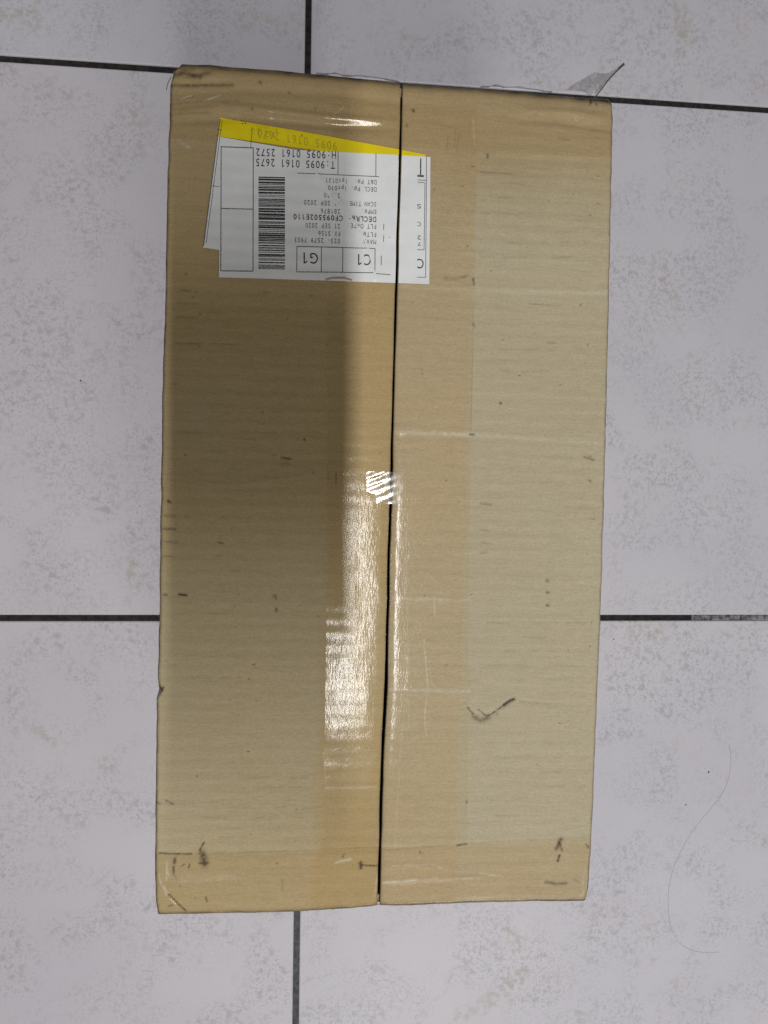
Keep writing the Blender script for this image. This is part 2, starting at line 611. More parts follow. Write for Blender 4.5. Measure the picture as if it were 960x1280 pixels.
# stains, scuffs, dirt, folds and painted shade: (polyline, radius in photo pixels, darkness)
MARKS = [
    ([(250, 1062), (255, 1053)], 1.0, 0.7), ([(253, 1066), (256, 1078)], 4.0, 0.62), ([(250, 1078), (259, 1078)], 1.6, 0.55),
    ([(219, 1073), (218, 1078)], 1.7, 0.75), ([(217, 1083), (217, 1092)], 1.2, 0.7), ([(219, 1094), (221, 1100)], 0.9, 0.4),
    ([(227, 1082), (231, 1080)], 0.8, 0.6), ([(237, 1080), (236, 1084)], 0.9, 0.6), ([(225, 1107), (226, 1108)], 0.9, 0.5),
    ([(257, 1121), (259, 1126)], 1.0, 0.55), ([(211, 1132), (216, 1131)], 1.0, 0.55), ([(244, 1121), (244, 1123)], 0.8, 0.4),
    ([(199, 1066), (212, 1067), (240, 1067)], 1.0, 0.65), ([(451, 1078), (451, 1085)], 1.8, 0.75), ([(451, 1081), (474, 1083)], 1.0, 0.75),
    ([(430, 1068), (428, 1071)], 0.9, 0.5), ([(346, 1078), (347, 1079)], 0.9, 0.5), ([(353, 1100), (353, 1112)], 1.6, 0.22),
    ([(702, 1050), (696, 1062)], 2.2, 0.55), ([(699, 1052), (703, 1064)], 1.6, 0.5), ([(700, 1070), (698, 1077)], 1.4, 0.8),
    ([(683, 1104), (696, 1106), (708, 1105)], 1.8, 0.5), ([(718, 1100), (724, 1104)], 1.2, 0.35), ([(733, 1056), (736, 1060)], 1.2, 0.6),
    ([(572, 1058), (584, 1056)], 0.9, 0.7), ([(480, 1063), (560, 1058)], 0.6, 0.3), ([(525, 1065), (526, 1067)], 1.0, 0.5), ([(584, 1002), (584, 1005)], 1.0, 0.6),
    ([(402, 1061), (470, 1059)], 0.5, 0.35), ([(250, 1066), (400, 1062)], 0.5, 0.22),
    ([(685, 711), (685.5, 712)], 1.2, 0.30), ([(684.5, 726), (686, 726)], 1.9, 0.55), ([(684.5, 741), (686, 741)], 1.7, 0.5), ([(684.5, 757), (686, 757)], 1.7, 0.5),
    ([(602, 629), (614, 631)], 1.7, 0.4), ([(600, 662), (612, 664)], 1.2, 0.28), ([(603, 678), (613, 680)], 1.2, 0.35), ([(601, 692), (609, 690)], 1.0, 0.35),
    ([(731, 571), (743, 575)], 1.0, 0.5), ([(737, 600), (739, 602)], 1.0, 0.45), ([(706, 633), (750, 636)], 0.7, 0.22), ([(735, 648), (747, 650)], 1.0, 0.25),
    ([(686, 428), (694, 428)], 1.5, 0.28), ([(628, 424), (631, 424)], 1.0, 0.4), ([(626, 503), (627, 504)], 1.4, 0.6), ([(664, 379), (702, 381)], 0.9, 0.3), ([(735, 430), (736, 431)], 0.8, 0.5),
    ([(585, 344), (570, 348), (556, 347)], 1.6, 0.35), ([(592, 348), (593, 354)], 1.3, 0.6), ([(592, 404), (594, 408)], 1.1, 0.5), ([(588, 543), (593, 543)], 1.2, 0.65), ([(592, 390), (589, 540)], 0.5, 0.25),
    ([(610, 192), (610, 195)], 1.4, 0.65), ([(600, 214), (640, 216)], 0.9, 0.35), ([(590, 206), (592, 207)], 0.9, 0.5), ([(516, 137), (517, 139)], 1.4, 0.7), ([(508, 155), (509, 158)], 1.0, 0.5),
    ([(560, 172), (558, 190)], 0.9, 0.25), ([(570, 160), (568, 184)], 0.9, 0.25), ([(575, 165), (571, 188)], 0.7, 0.25),
    ([(700, 172), (712, 174)], 1.6, 0.25), ([(325, 103), (326, 104)], 1.3, 0.7), ([(361, 115), (362, 116)], 1.0, 0.7), ([(315, 137), (316, 138)], 0.9, 0.6), ([(394, 136), (395, 137)], 0.9, 0.5),
    ([(352, 572), (364, 574)], 1.1, 0.65), ([(340, 568), (344, 569)], 1.0, 0.45), ([(352, 579), (360, 580)], 3.0, 0.28), ([(380, 549), (381, 550)], 1.0, 0.7), ([(328, 515), (329, 516)], 0.9, 0.6),
    ([(344, 744), (345, 748)], 1.5, 0.45), ([(345, 761), (346, 763)], 1.6, 0.55), ([(341, 745), (341, 747)], 0.9, 0.35), ([(293, 757), (294, 759)], 1.0, 0.35),
    ([(224, 743), (233, 744)], 1.3, 0.95), ([(205, 743), (208, 744)], 1.2, 0.6), ([(210, 626), (213, 628)], 1.4, 0.65), ([(206, 644), (219, 645)], 1.4, 0.38), ([(205, 661), (219, 661)], 1.6, 0.42),
    ([(206, 677), (222, 678)], 1.3, 0.3), ([(205, 695), (216, 696)], 1.0, 0.4), ([(273, 678), (279, 679)], 1.2, 0.45), ([(271, 695), (276, 695)], 1.0, 0.35), ([(231, 645), (236, 646)], 1.0, 0.35),
    ([(199, 858), (203, 863)], 1.3, 0.9), ([(200, 868), (204, 859)], 1.0, 0.7), ([(208, 1001), (216, 1005)], 1.2, 0.5), ([(196, 1003), (200, 1005)], 1.0, 0.5),
    ([(225, 362), (238, 364)], 1.1, 0.35), ([(222, 379), (246, 380)], 1.1, 0.28), ([(222, 396), (246, 397)], 1.3, 0.32), ([(218, 429), (250, 430)], 1.3, 0.35), ([(262, 430), (300, 431)], 1.0, 0.25), ([(214, 480), (222, 480)], 1.0, 0.3), ([(388, 369), (390, 370)], 1.1, 0.4), ([(290, 548), (318, 549)], 0.9, 0.25), ([(232, 342), (233, 343)], 1.0, 0.5), ([(330, 365), (334, 366)], 1.2, 0.3),
    ([(420, 591), (420, 604)], 0.8, 0.45), ([(410, 590), (411, 600)], 0.7, 0.3),
    # crack of the punched spot
    ([(585.5, 885), (588, 889), (593, 894)], 0.8, 0.75), ([(598, 887.5), (602, 890), (606, 894.5), (611, 896)], 0.65, 0.7), ([(611, 896), (616, 893), (623, 888), (631, 882)], 0.75, 0.85), ([(631, 882), (638, 877), (643, 875)], 1.9, 1.0),
    ([(594, 897), (602, 901), (611, 898)], 3.0, 0.42), ([(650, 878), (706, 881)], 0.9, 0.18),  # shade under the torn tongue and along the dent, painted on
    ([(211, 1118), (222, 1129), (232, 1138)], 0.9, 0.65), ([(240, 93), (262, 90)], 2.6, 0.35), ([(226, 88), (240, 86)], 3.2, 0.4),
    ([(214, 106), (266, 105), (290, 106)], 1.8, 0.42), ([(216, 94), (232, 90), (250, 96)], 2.4, 0.5), ([(262, 84), (330, 91), (400, 97)], 1.6, 0.3), ([(212, 130), (250, 127), (300, 127)], 1.5, 0.28), ([(214, 143), (262, 141)], 1.4, 0.3), ([(218, 124), (240, 121)], 1.6, 0.2),  # dark strokes along the corner folds and upper edge
    ([(740, 161), (766, 165)], 2.0, 0.18), ([(740, 122), (756, 123), (764, 126)], 2.2, 0.75), ([(746, 127), (747, 130)], 1.2, 0.7), ([(738, 130), (744, 121)], 1.2, 0.5),
]
# faint rub marks left by the flutes
_r = random.Random(3)
for (xa, xb, ya, yb, nrow) in [(252, 402, 1003, 1053, 4), (300, 400, 965, 990, 2), (600, 740, 430, 470, 3), (600, 740, 770, 860, 5), (215, 300, 700, 860, 6), (600, 735, 200, 330, 7), (215, 400, 480, 600, 5), (220, 400, 360, 440, 4), (605, 735, 920, 1030, 6)]:
    for k in range(nrow):
        y = ya + (yb - ya) * (k + 0.5) / nrow
        x = xa + _r.random() * 30
        while x < xb:
            ln = 6 + _r.random() * 26
            MARKS.append(([(x, y + _r.uniform(-1, 1)), (min(x + ln, xb), y + _r.uniform(-1, 1))], _r.uniform(0.7, 1.6), _r.uniform(0.05, 0.18)))
            x += ln + 4 + _r.random() * 30
for k in range(240):
    x, y = _r.uniform(205, 750), _r.uniform(110, 1120)
    MARKS.append(([(x, y), (x + _r.uniform(-1.5, 2.5), y + _r.uniform(-0.6, 0.6))], _r.uniform(0.45, 0.85), _r.uniform(0.15, 0.6)))


RUBS = [
    ([(497, 540), (588, 543)], 3.2, 0.42), ([(590, 543), (752, 554)], 3.0, 0.16), ([(488, 862), (586, 865)], 2.6, 0.38), ([(490, 748), (586, 750)], 2.2, 0.30),
    ([(480, 1104), (520, 1101)], 1.8, 0.75), ([(520, 1101), (600, 1099)], 1.6, 0.3), ([(490, 1083), (540, 1081), (552, 1086)], 0.8, 0.4), ([(600, 1093), (630, 1097)], 0.8, 0.5),
    ([(500, 358), (590, 361), (760, 366)], 3.0, 0.16), ([(226, 123), (240, 119)], 0.8, 0.7), ([(256, 126), (275, 119)], 0.9, 0.6), ([(250, 110), (254, 106)], 0.8, 0.5),
    ([(224, 176), (236, 184)], 2.2, 0.28), ([(407, 985), (470, 984)], 1.6, 0.30), ([(404, 940), (408, 985)], 0.8, 0.4), ([(406, 950), (470, 945)], 3, 0.12),
    ([(530, 800), (535, 860), (531, 895), (533, 920)], 0.7, 0.6), ([(543, 746), (544, 772)], 0.8, 0.6), ([(508, 660), (510, 860), (511, 900)], 0.5, 0.35), ([(503, 905), (497, 1000), (494, 1060)], 0.6, 0.25),
    ([(209, 1076), (208, 1100)], 0.9, 0.6), ([(209, 1090), (211, 1094)], 1.4, 0.9), ([(199, 1093), (201, 1105), (210, 1116)], 0.9, 0.6), ([(206, 1110), (208, 1118)], 1.2, 0.6), ([(420, 1078), (438, 1074)], 1.4, 0.55), ([(230, 1100), (290, 1096)], 6, 0.14),
    ([(732, 1085), (728, 1105), (730, 1120)], 1.0, 0.4), ([(735, 1090), (733, 1112)], 0.8, 0.5), ([(468, 1120), (470, 1110), (473, 1090)], 1.6, 0.45), ([(475, 1030), (475, 1060)], 2.5, 0.3),
    ([(210, 340), (205, 460), (203, 620)], 2.0, 0.12), ([(430, 134), (416, 145)], 0.7, 0.4), ([(440, 132), (438, 146)], 0.6, 0.3), ([(592, 150), (594, 180)], 1.4, 0.22), ([(596, 105), (560, 104), (540, 103)], 1.0, 0.35),
]


def board_colour(u, v, left):
    sh = u.shape
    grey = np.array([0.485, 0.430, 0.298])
    warm = np.array([0.470, 0.358, 0.184]) if left else np.array([0.500, 0.398, 0.248])  # left tone is warmer kraft, saturated further to tint the phone's shadow
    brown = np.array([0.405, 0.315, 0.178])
    # how much of the warmer kraft shows: left flap, beside the seam, the ends under tape
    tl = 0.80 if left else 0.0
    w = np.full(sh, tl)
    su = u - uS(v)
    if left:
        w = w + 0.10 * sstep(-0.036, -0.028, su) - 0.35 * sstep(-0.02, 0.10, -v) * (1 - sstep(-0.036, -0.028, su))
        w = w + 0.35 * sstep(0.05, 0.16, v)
    else:
        w = w + 0.66 * (1 - sstep(0.0372, 0.0392, su))
        w = w + 0.7 * sstep(0.154, 0.170, v)
    w = w + (0.22 if left else 0.50) * sstep(0.172, 0.178, -v)
    w = np.clip(w + 0.55 * (fbm(u * 16, v * 13, 41, 4) - 0.5), 0, 1)[..., None]
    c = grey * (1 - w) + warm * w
    b = np.clip(0.75 * sstep(0.12, 0.19, v) + 0.5 * (fbm(u * 22 + 5, v * 30, 45, 4) - 0.55), 0, 1)[..., None]  # browner towards the upper end, partly painting in the light's falloff
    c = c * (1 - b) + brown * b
    # rows of the corrugation printing through, with broken streaks
    st = vn(u * 22, v * 640, 51) - 0.5
    st2 = vn(u * 70, v * 1300, 53) - 0.5
    fl = np.sin(2 * math.pi * v / 0.0067) * (0.3 + vn(u * 20, v * 30, 55))
    c = c * (1 + 0.03 * st + 0.045 * st2 + 0.022 * fl + 0.10 * (fbm(u * 9, v * 9, 57, 3) - 0.5))[..., None]
    dark = np.zeros(sh)
    for pts, r, a in MARKS:
        r = r / PXM
        pu, pv = bt([p[0] for p in pts], [p[1] for p in pts])
        mrg = r * 3
        rows = np.where((v.max(1) > pv.min() - mrg) & (v.min(1) < pv.max() + mrg))[0]
        cols = np.where((u.max(0) > pu.min() - mrg) & (u.min(0) < pu.max() + mrg))[0]
        if len(rows) == 0 or len(cols) == 0:
            continue
        s = np.s_[rows[0]:rows[-1] + 1, cols[0]:cols[-1] + 1]
        uu, vv = u[s], v[s]
        d, al = seg_dist(uu, vv, pts)
        g = np.exp(-(d / (r * 1.12)) ** 2) * (min(1.0, a * 1.25) if a > 0.4 else a * 0.9)
        if a < 0.9:
            g = g * (0.45 + 0.95 * vn(uu * 1100, vv * 1600, 61))
        dark[s] = 1 - (1 - dark[s]) * (1 - np.clip(g, 0, 1))
    # paler rubs, scratches and air trapped under the film
    pale = np.zeros(sh)
    for pts, r, a in RUBS:
        d, al = seg_dist(u, v, pts)
        g = np.exp(-(d / (r / PXM)) ** 2) * a * (0.35 + 1.1 * vn(u * 500, v * 700, 63))
        pale = np.maximum(pale, np.clip(g, 0, 0.9))
    c = c * (1 - pale[..., None]) + np.array([0.70, 0.68, 0.60]) * pale[..., None]
    # worn, dirty edges; the upper end's dark line also paints its rounding's shade
    dl, dr = u - uL(v), uR(v) - u
    dt, db = vT(u) - v, v - vB(u)
    e = np.exp(-(np.clip(np.minimum(dl, dr), 0, 1) / 0.0011) ** 2) * (0.30 + 1.0 * fbm(u * 20, v * 260, 71, 3))
    e2 = np.exp(-np.minimum(np.clip(dt, 0, 1) / 0.0034, np.clip(db, 0, 1) / 0.0014) ** 2) * (0.5 + 0.8 * fbm(u * 150, v * 20, 73, 3))
    e3 = np.exp(-np.clip(np.abs(su) - gap(v) / 2, 0, 1) / 0.0004) * 0.55 * fbm(u * 20, v * 120, 75, 3)
    dark = np.clip(1 - (1 - dark) * (1 - np.clip(e * 0.95, 0, 1)) * (1 - np.clip(e2, 0, 1)) * (1 - np.clip(e3, 0, 1)), 0, 0.97)[..., None]
    ink = np.array([0.030, 0.027, 0.024])
    return c * (1 - dark) + ink * dark


def build_flap(left):
    nu, nv = 226, 830
    s = np.linspace(0, 1, nu)[None, :]
    t = np.linspace(0, 1, nv)[:, None]
    vmid = (-0.2052 + 0.4104 * t) + 0 * s
    a = uL(vmid) if left else uS(vmid) + gap(vmid) / 2
    b = uS(vmid) - gap(vmid) / 2 if left else uR(vmid)
    u = a + (b - a) * s
    v = vB(u) + (vT(u) - vB(u)) * t
    a = uL(v) if left else uS(v) + gap(v) / 2
    b = uS(v) - gap(v) / 2 if left else uR(v)
    u = a + (b - a) * s
    z = BOX_H + H(u, v)
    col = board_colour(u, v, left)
    U, V, Z = np.pad(u, 1, 'edge'), np.pad(v, 1, 'edge'), np.pad(z, 1, 'edge')
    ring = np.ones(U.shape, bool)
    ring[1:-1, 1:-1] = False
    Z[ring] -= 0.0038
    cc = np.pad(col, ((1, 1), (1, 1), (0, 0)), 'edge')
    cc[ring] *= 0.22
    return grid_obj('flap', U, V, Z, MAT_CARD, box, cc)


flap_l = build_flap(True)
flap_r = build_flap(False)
flap_r['label'] = 'flap with a small torn dent near its lower part'

# the four sides, the bottom and the inner flaps under the closed ones
TH = 0.004
hu, hv = 0.2165 / 2, 0.4080 / 2
zt = BOX_H - 0.0045
for (a, b, c, d) in ((-hu, -hu + TH, -hv, hv), (hu - TH, hu, -hv, hv), (-hu + TH, hu - TH, -hv, -hv + TH), (-hu + TH, hu - TH, hv - TH, hv)):
    v, f = box_geo(a, b, c, d, 0.0, zt)
    mesh_obj('side_wall', v, f, MAT_KRAFT, box)
v, f = box_geo(-hu + TH, hu - TH, -hv + TH, hv - TH, 0.0005, 0.0045)
mesh_obj('bottom', v, f, MAT_KRAFT, box)
for (c, d) in ((-hv + TH + 0.001, -hv + 0.068), (hv - 0.068, hv - TH - 0.001)):
    v, f = box_geo(-hu + TH + 0.001, hu - TH - 0.001, c, d, zt - 0.0290, zt - 0.0250)
    mesh_obj('inner_flap', v, f, MAT_KRAFT, box)


# ------------------------------------------------------------------ tape
def px_interp(pts):
    ys = [p[1] for p in pts]
    xs = [p[0] for p in pts]
    return lambda y: np.interp(y, ys, xs)


def seam_px(y): return np.interp(y, [p[1] for p in SEAM], [p[0] for p in SEAM])


def tape_sheet(name, xl, xr, y0, y1, off, mat, wr=0.0, step=2.4, seed=0, side=None, wrap=None):
    """film lying on the flaps between two edges traced in the photo; y0/y1 may be functions of x"""
    ya = y0 if callable(y0) else (lambda x, k=y0: k + 0 * x)
    yb = y1 if callable(y1) else (lambda x, k=y1: k + 0 * x)
    t = np.linspace(0, 1, max(8, int(abs(float(np.mean(yb(np.array([480.0])))) - float(np.mean(ya(np.array([480.0]))))) / step)))[:, None]
    ymid = float(ya(np.array([480.0]))[0]) * (1 - t) + float(yb(np.array([480.0]))[0]) * t
    n = max(6, int(np.max(xr(ymid) - xl(ymid)) / step))
    s = np.linspace(0, 1, n)[None, :]
    X = xl(ymid) + (xr(ymid) - xl(ymid)) * s
    Y = ya(X) * (1 - t) + yb(X) * t
    X = xl(Y) + (xr(Y) - xl(Y)) * s
    u, v = bt(X, Y)
    if side == 'L':
        u = np.minimum(u, uS(v) - gap(v) / 2 + 0.0001)
    if side == 'R':
        u = np.maximum(u, uS(v) + gap(v) / 2 - 0.0001)
    u = np.clip(u, uL(v) - 0.0001, uR(v) + 0.0001)
    v = np.clip(v, vB(u) - 0.0001, vT(u) + 0.0001)
    z = BOX_H + H(u, v) + off
    if wr:
        z = z + wr * np.maximum(fbm(u * 120, v * 60, 81 + seed, 3) - 0.45, 0)
    if wrap == 'top':
        u, v, z = np.vstack([u[:1], u]), np.vstack([v[:1] + 0.0004, v]), np.vstack([z[:1] - 0.035, z])
    if wrap == 'bottom':
        u, v, z = np.vstack([u, u[-1:]]), np.vstack([v, v[-1:] - 0.0004]), np.vstack([z, z[-1:] - 0.035])
    return grid_obj(name, u[::-1], v[::-1], z[::-1], mat, box)


TL = px_interp([(416, 90), (410, 360), (409, 600), (407, 850), (404.5, 1000), (403, 1140)])
TR = px_interp([(598, 100), (594.5, 350), (590, 540), (587, 740), (585, 1000), (583.5, 1140)])
tape_sheet('packing_tape', TL, lambda y: seam_px(y) + 6, 130, 1068, 0.00013, MAT_TAPE, 0.00018, side='L', seed=1)
tape_sheet('packing_tape', lambda y: seam_px(y) - 6, TR, 130, 1056, 0.00013, MAT_TAPE, 0.00022, side='R', seed=4)
top_edge = lambda x: np.interp(x, [p[0] for p in ED_T], [p[1] for p in ED_T])
bot_edge = lambda x: np.interp(x, [p[0] for p in ED_B], [p[1] for p in ED_B])
EL = px_interp([(p[0] - 3, p[1]) for p in ED_L])
ER = px_interp([(p[0] + 3, p[1]) for p in ED_R])
tape_sheet('end_tape', EL, lambda y: seam_px(y) + 6, lambda x: top_edge(x) - 3, lambda x: 172 + 0.05 * (x - 200), 0.00026, MAT_TAPE2, 0.0006, side='L', seed=7, wrap='top')
tape_sheet('end_tape', lambda y: seam_px(y) - 6, ER, lambda x: top_edge(x) - 3, lambda x: 184 + 0.05 * (x - 500), 0.00026, MAT_TAPE2, 0.0006, side='R', seed=9, wrap='top')
tape_sheet('end_tape', EL, lambda y: seam_px(y) + 6, lambda x: 1067 - 0.03 * (x - 200), lambda x: bot_edge(x) + 3, 0.00026, MAT_TAPE2, 0.0003, side='L', seed=11, wrap='bottom')
tape_sheet('end_tape', lambda y: seam_px(y) - 6, ER, lambda x: 1060 - 0.052 * (x - 478), lambda x: bot_edge(x) + 3, 0.00026, MAT_TAPE2, 0.0003, side='R', seed=13, wrap='bottom')
# the short wrinkled bridge of tape across the seam
t = np.linspace(0, 1, 34)[:, None]
s = np.linspace(0, 1, 40)[None, :]
X = 458 + 0.0 * t + (503 - 458) * s
Y = 589 + (629 - 589) * t + 1.5 * s
cut = sstep(0.62, 0.75, t) * 12 * (1 - s)
X = X + cut
u, v = bt(X, Y)
z = BOX_H + 0.0009 + 0.055 * (v - v.min())
z = z + 0.00005 * np.sin((X * 0.35 + Y) * 0.62) * np.exp(-((X - 470) / 18) ** 2) + 0.00004 * (fbm(u * 250, v * 300, 91, 2) - 0.5)
grid_obj('tape_bridge', u[::-1], v[::-1], z[::-1], MAT_PATCH, box)
# slack film hanging over the end of the seam
t = np.linspace(0, 1, 14)[:, None]
s = np.linspace(0, 1, 40)[None, :]
X = 446 + (514 - 446) * s + 0 * t
Y = bot_edge(X) - 4 + 8.5 * t * np.sin(math.pi * s) ** 0.6
u, v = bt(X, Y)
z = BOX_H - 0.0008 - 0.004 * t ** 2 + 0.0006 * (fbm(u * 300, v * 300, 95, 2) - 0.5)
grid_obj('slack_tape', u[::-1], v[::-1], z[::-1], MAT_FILM, box)
for (xa, xb, lift) in ((600, 690, 2.6), (395, 500, 1.6)):
    t = np.linspace(0, 1, 12)[:, None]
    s = np.linspace(0, 1, 44)[None, :]
    X = xa + (xb - xa) * s + 0 * t
    Y = top_edge(X) + 4 - (4 + lift) * t * np.sin(math.pi * s) ** 0.5 * (0.5 + vn(s * 9, 0 * s, 97))
    u, v = bt(X, Y)
    z = BOX_H + 0.0012 - 0.003 * t ** 2 + 0.0007 * (fbm(u * 300, v * 300, 99, 2) - 0.5)
    grid_obj('slack_tape', u, v, z, MAT_FILM, box)
# crumpled loose end of tape standing up at the corner
loose = [(706, 114, 1.0), (712, 111, 3.5), (722, 108, 7), (734, 102, 9), (745, 103, 8), (753, 104, 10), (766, 97, 13), (757, 107, 9), (750, 115, 5), (743, 120, 1.5), (735, 121, 0.8), (728, 118, 2.5), (718, 116, 2)]
pts = [np.array([*bt(x, y), BOX_H + h * 0.001]) for x, y, h in loose]
cen = [np.array([*bt(x, y), BOX_H + h * 0.001]) for x, y, h in ((730, 111, 6), (744, 110, 4.5))]
V = [p for p in pts] + cen
a, b = len(pts), len(pts) + 1
Fc = [(a, 0, 1), (a, 1, 2), (a, 2, 3), (a, 3, b), (b, 3, 4), (b, 4, 5), (b, 5, 7), (5, 6, 7), (b, 7, 8), (b, 8, 9), (b, 9, 10), (b, 10, 11), (a, b, 11), (a, 11, 12), (a, 12, 0)]
lo = mesh_obj('loose_tape_end', V, Fc, MAT_FILM, box)
md = lo.modifiers.new('sub', 'SUBSURF')
md.subdivision_type = 'SIMPLE'
md.levels = md.render_levels = 3
tex = bpy.data.textures.new('crumple', 'CLOUDS')
tex.noise_scale = 0.004
dm = lo.modifiers.new('crumple', 'DISPLACE')
dm.texture = tex
dm.strength = 0.0010
dm.texture_coords = 'LOCAL'
fold = [(738, 128, 0.6), (744, 121.5, 1.4), (748, 117, 3.2), (753, 110, 7), (759, 104, 10), (767, 97.5, 13.2)]
v, f = tube_geo([(*bt(x, y), BOX_H + h * 0.001) for x, y, h in fold], [0.0003, 0.0003, 0.00025, 0.0003, 0.0004, 0.0006], 6)
mesh_obj('fold', v, f, MAT_DARK, lo)
# frayed fibres at the upper left corner
v, f = tube_geo([(*bt(x, y), BOX_H - 0.002) for x, y in ((213, 93), (209, 101), (207, 110))], 0.00016, 5)
mesh_obj('loose_fibre', v, f, MAT_DARK, box)


# ------------------------------------------------------------------ labels
CREASE = [(393, 214), (404, 230), (415, 243), (427, 257), (440, 275), (453, 296), (463, 322), (469, 350)]


def buckle(u, v):
    """how far the paper stands off the board: soft buckles, a folded ridge, lifting at the seam"""
    d, al = seg_dist(u, v, CREASE)
    b = 0.0009 * np.maximum(fbm(u * 30, v * 42, 101, 2) - 0.35, 0) + 0.00045 * np.exp(-(d / 0.0014) ** 2)
    return b + 0.0005 * np.exp(-np.abs(u - uS(v)) / 0.003)


def label_sheet(name, quad, off, mat, parent, clip=None, n=(130, 90)):
    """quad: photo corners upper-left, upper-right, lower-right, lower-left"""
    s = np.linspace(0, 1, n[0])[None, :]
    t = np.linspace(0, 1, n[1])[:, None]
    q = np.array(quad, float)
    X = (q[0, 0] * (1 - s) + q[1, 0] * s) * (1 - t) + (q[3, 0] * (1 - s) + q[2, 0] * s) * t
    Y = (q[0, 1] * (1 - s) + q[1, 1] * s) * (1 - t) + (q[3, 1] * (1 - s) + q[2, 1] * s) * t
    u, v = bt(X, Y)
    if clip == 'L':
        u = np.minimum(u, uS(v) - gap(v) / 2 - 0.0001)
    if clip == 'R':
        u = np.maximum(u, uS(v) + gap(v) / 2 + 0.0001)
    z = BOX_H + H(u, v) + off + buckle(u, v)
    return grid_obj(name, u[::-1], v[::-1], z[::-1], mat, parent)


def to_top(P2, off):
    """list of photo points -> points lying on the flaps"""
    a = np.array(P2, float)
    u, v = bt(a[:, 0], a[:, 1])
    z = BOX_H + H(u, v) + off + buckle(u, v)
    return np.stack([u, v, z], -1)


def strips(name, segs, w, off, mat, parent):
    """ruled lines: photo segments of width w pixels, broken in short steps to follow the board"""
    V, Fc = [], []
    for (xa, ya, xb, yb) in segs:
        L = math.hypot(xb - xa, yb - ya)
        k = max(2, int(L / 3) + 1)
        nx, ny = -(yb - ya) / L * w / 2, (xb - xa) / L * w / 2
        b0 = len(V)
        for i in range(k):
            t = i / (k - 1)
            x, y = xa + (xb - xa) * t, ya + (yb - ya) * t
            V += [(x + nx, y + ny), (x - nx, y - ny)]
        for i in range(k - 1):
            Fc.append((b0 + 2 * i, b0 + 2 * i + 1, b0 + 2 * i + 3, b0 + 2 * i + 2))
    return mesh_obj(name, to_top(V, off), Fc, mat, parent)


GLYPHS = {}


def glyph(ch, bold):
    """one printed character, centred on x = 0"""
    if (ch, bold) in GLYPHS:
        return GLYPHS[(ch, bold)]
    if ch == '1':
        w = 0.045 + bold
        V = np.array([(-w + 0.04, 0), (w + 0.04, 0), (w + 0.04, 0.69), (-w + 0.04, 0.69), (-0.17, 0.50), (-0.17, 0.585), (-w + 0.04, 0.60)])
        Fc = [(0, 1, 2, 3), (4, 6, 3, 5)]
    else:
        cu = bpy.data.curves.new('txt', 'FONT')
        cu.body = ch
        cu.size = 1.0
        cu.resolution_u = 3
        cu.offset = bold
        ob = bpy.data.objects.new('txt', cu)
        C.objects.link(ob)
        bpy.context.view_layer.update()
        dg = bpy.context.evaluated_depsgraph_get()
        me = bpy.data.meshes.new_from_object(ob.evaluated_get(dg))
        V = np.array([v.co[:2] for v in me.vertices]).reshape(-1, 2)
        Fc = [tuple(p.vertices) for p in me.polygons]
        bpy.data.objects.remove(ob)
        bpy.data.curves.remove(cu)
        bpy.data.meshes.remove(me)
        V[:, 0] -= (V[:, 0].min() + V[:, 0].max()) / 2
        V[:, 0] *= min(1.0, 0.52 / max(1e-6, np.ptp(V[:, 0])))
    GLYPHS[(ch, bold)] = (V, Fc)
    return V, Fc


def text_geo(s, bold=0.0):
    VV, FF, n = [], [], 0
    for i, ch in enumerate(s):
        if ch == ' ':
            continue
        V, Fc = glyph(ch, bold)
        VV.append(V + np.array([i * 0.62, 0.0]))
        FF += [tuple(k + n for k in f) for f in Fc]
        n += len(V)
    return np.concatenate(VV), FF


def upside_text(name, s, xr, xl, ytop, ybot, slope, mat, parent, off, bold=0.0):
    """writing that stands on its head in the photo: starts at xr, ends at xl, its feet at ytop"""
    V, Fc = text_geo(s, bold)
    if len(V) == 0:
        return None
    x0, x1 = V[:, 0].min(), V[:, 0].max()
    cap = 0.0
    y0, y1 = min(0.0, 0.0), 0.69
    X = xr + (xl - xr) * (V[:, 0] - x0) / (x1 - x0)
    Y = ytop + (ybot - ytop) * (V[:, 1] - y0) / (y1 - y0) + (X - xr) * slope
    P = to_top(np.stack([X, Y], -1), off)
    return mesh_obj(name, P, Fc, mat, parent)


O1, O2, O3, O4 = 0.00040, 0.00050, 0.00062, 0.00076
# the label lying askew underneath, its yellow head showing
UQ = [(275, 147), (531.5, 193.5), (512, 352), (254, 310)]
under = label_sheet('tilted_label', [(272.0, 171.5), (420, 197), (405, 334), (254, 310)], O1, MAT_PAPER, box)
under['label'] = 'white label stuck askew under the shipping label, with a bright yellow band'
label_sheet('yellow_band', [(275, 147), (501.8, 188.1), (499, 204), (272.1, 171.4)], O1, MAT_YELLOW, under, clip='L', n=(70, 14))
label_sheet('yellow_band', [(495, 186.8), (531.5, 193.4), (531, 199), (495, 203)], O1, MAT_YELLOW, under, clip='R', n=(20, 8))
strips('ruled_line', [(264.5, 233, 275, 234.5), (278, 150, 258, 305), (272.5, 163, 278, 164), (315.5, 160, 313.5, 187)], 0.7, O1 + 0.00005, MAT_INK_THIN, under)
strips('printed_edge', [(275.6, 149, 261.5, 256), (261.5, 256, 254.8, 308)], 0.9, O1 + 0.00006, MAT_INK_THIN, under)
upside_text('printed_number', '9095 0161 2672', 421, 322, 179, 189.5, 0.17, MAT_INK_FAINT, under, O1 + 0.00006)
upside_text('printed_number', '1203', 345, 313.5, 167, 174, 0.17, MAT_INK_FAINT, under, O1 + 0.00006)
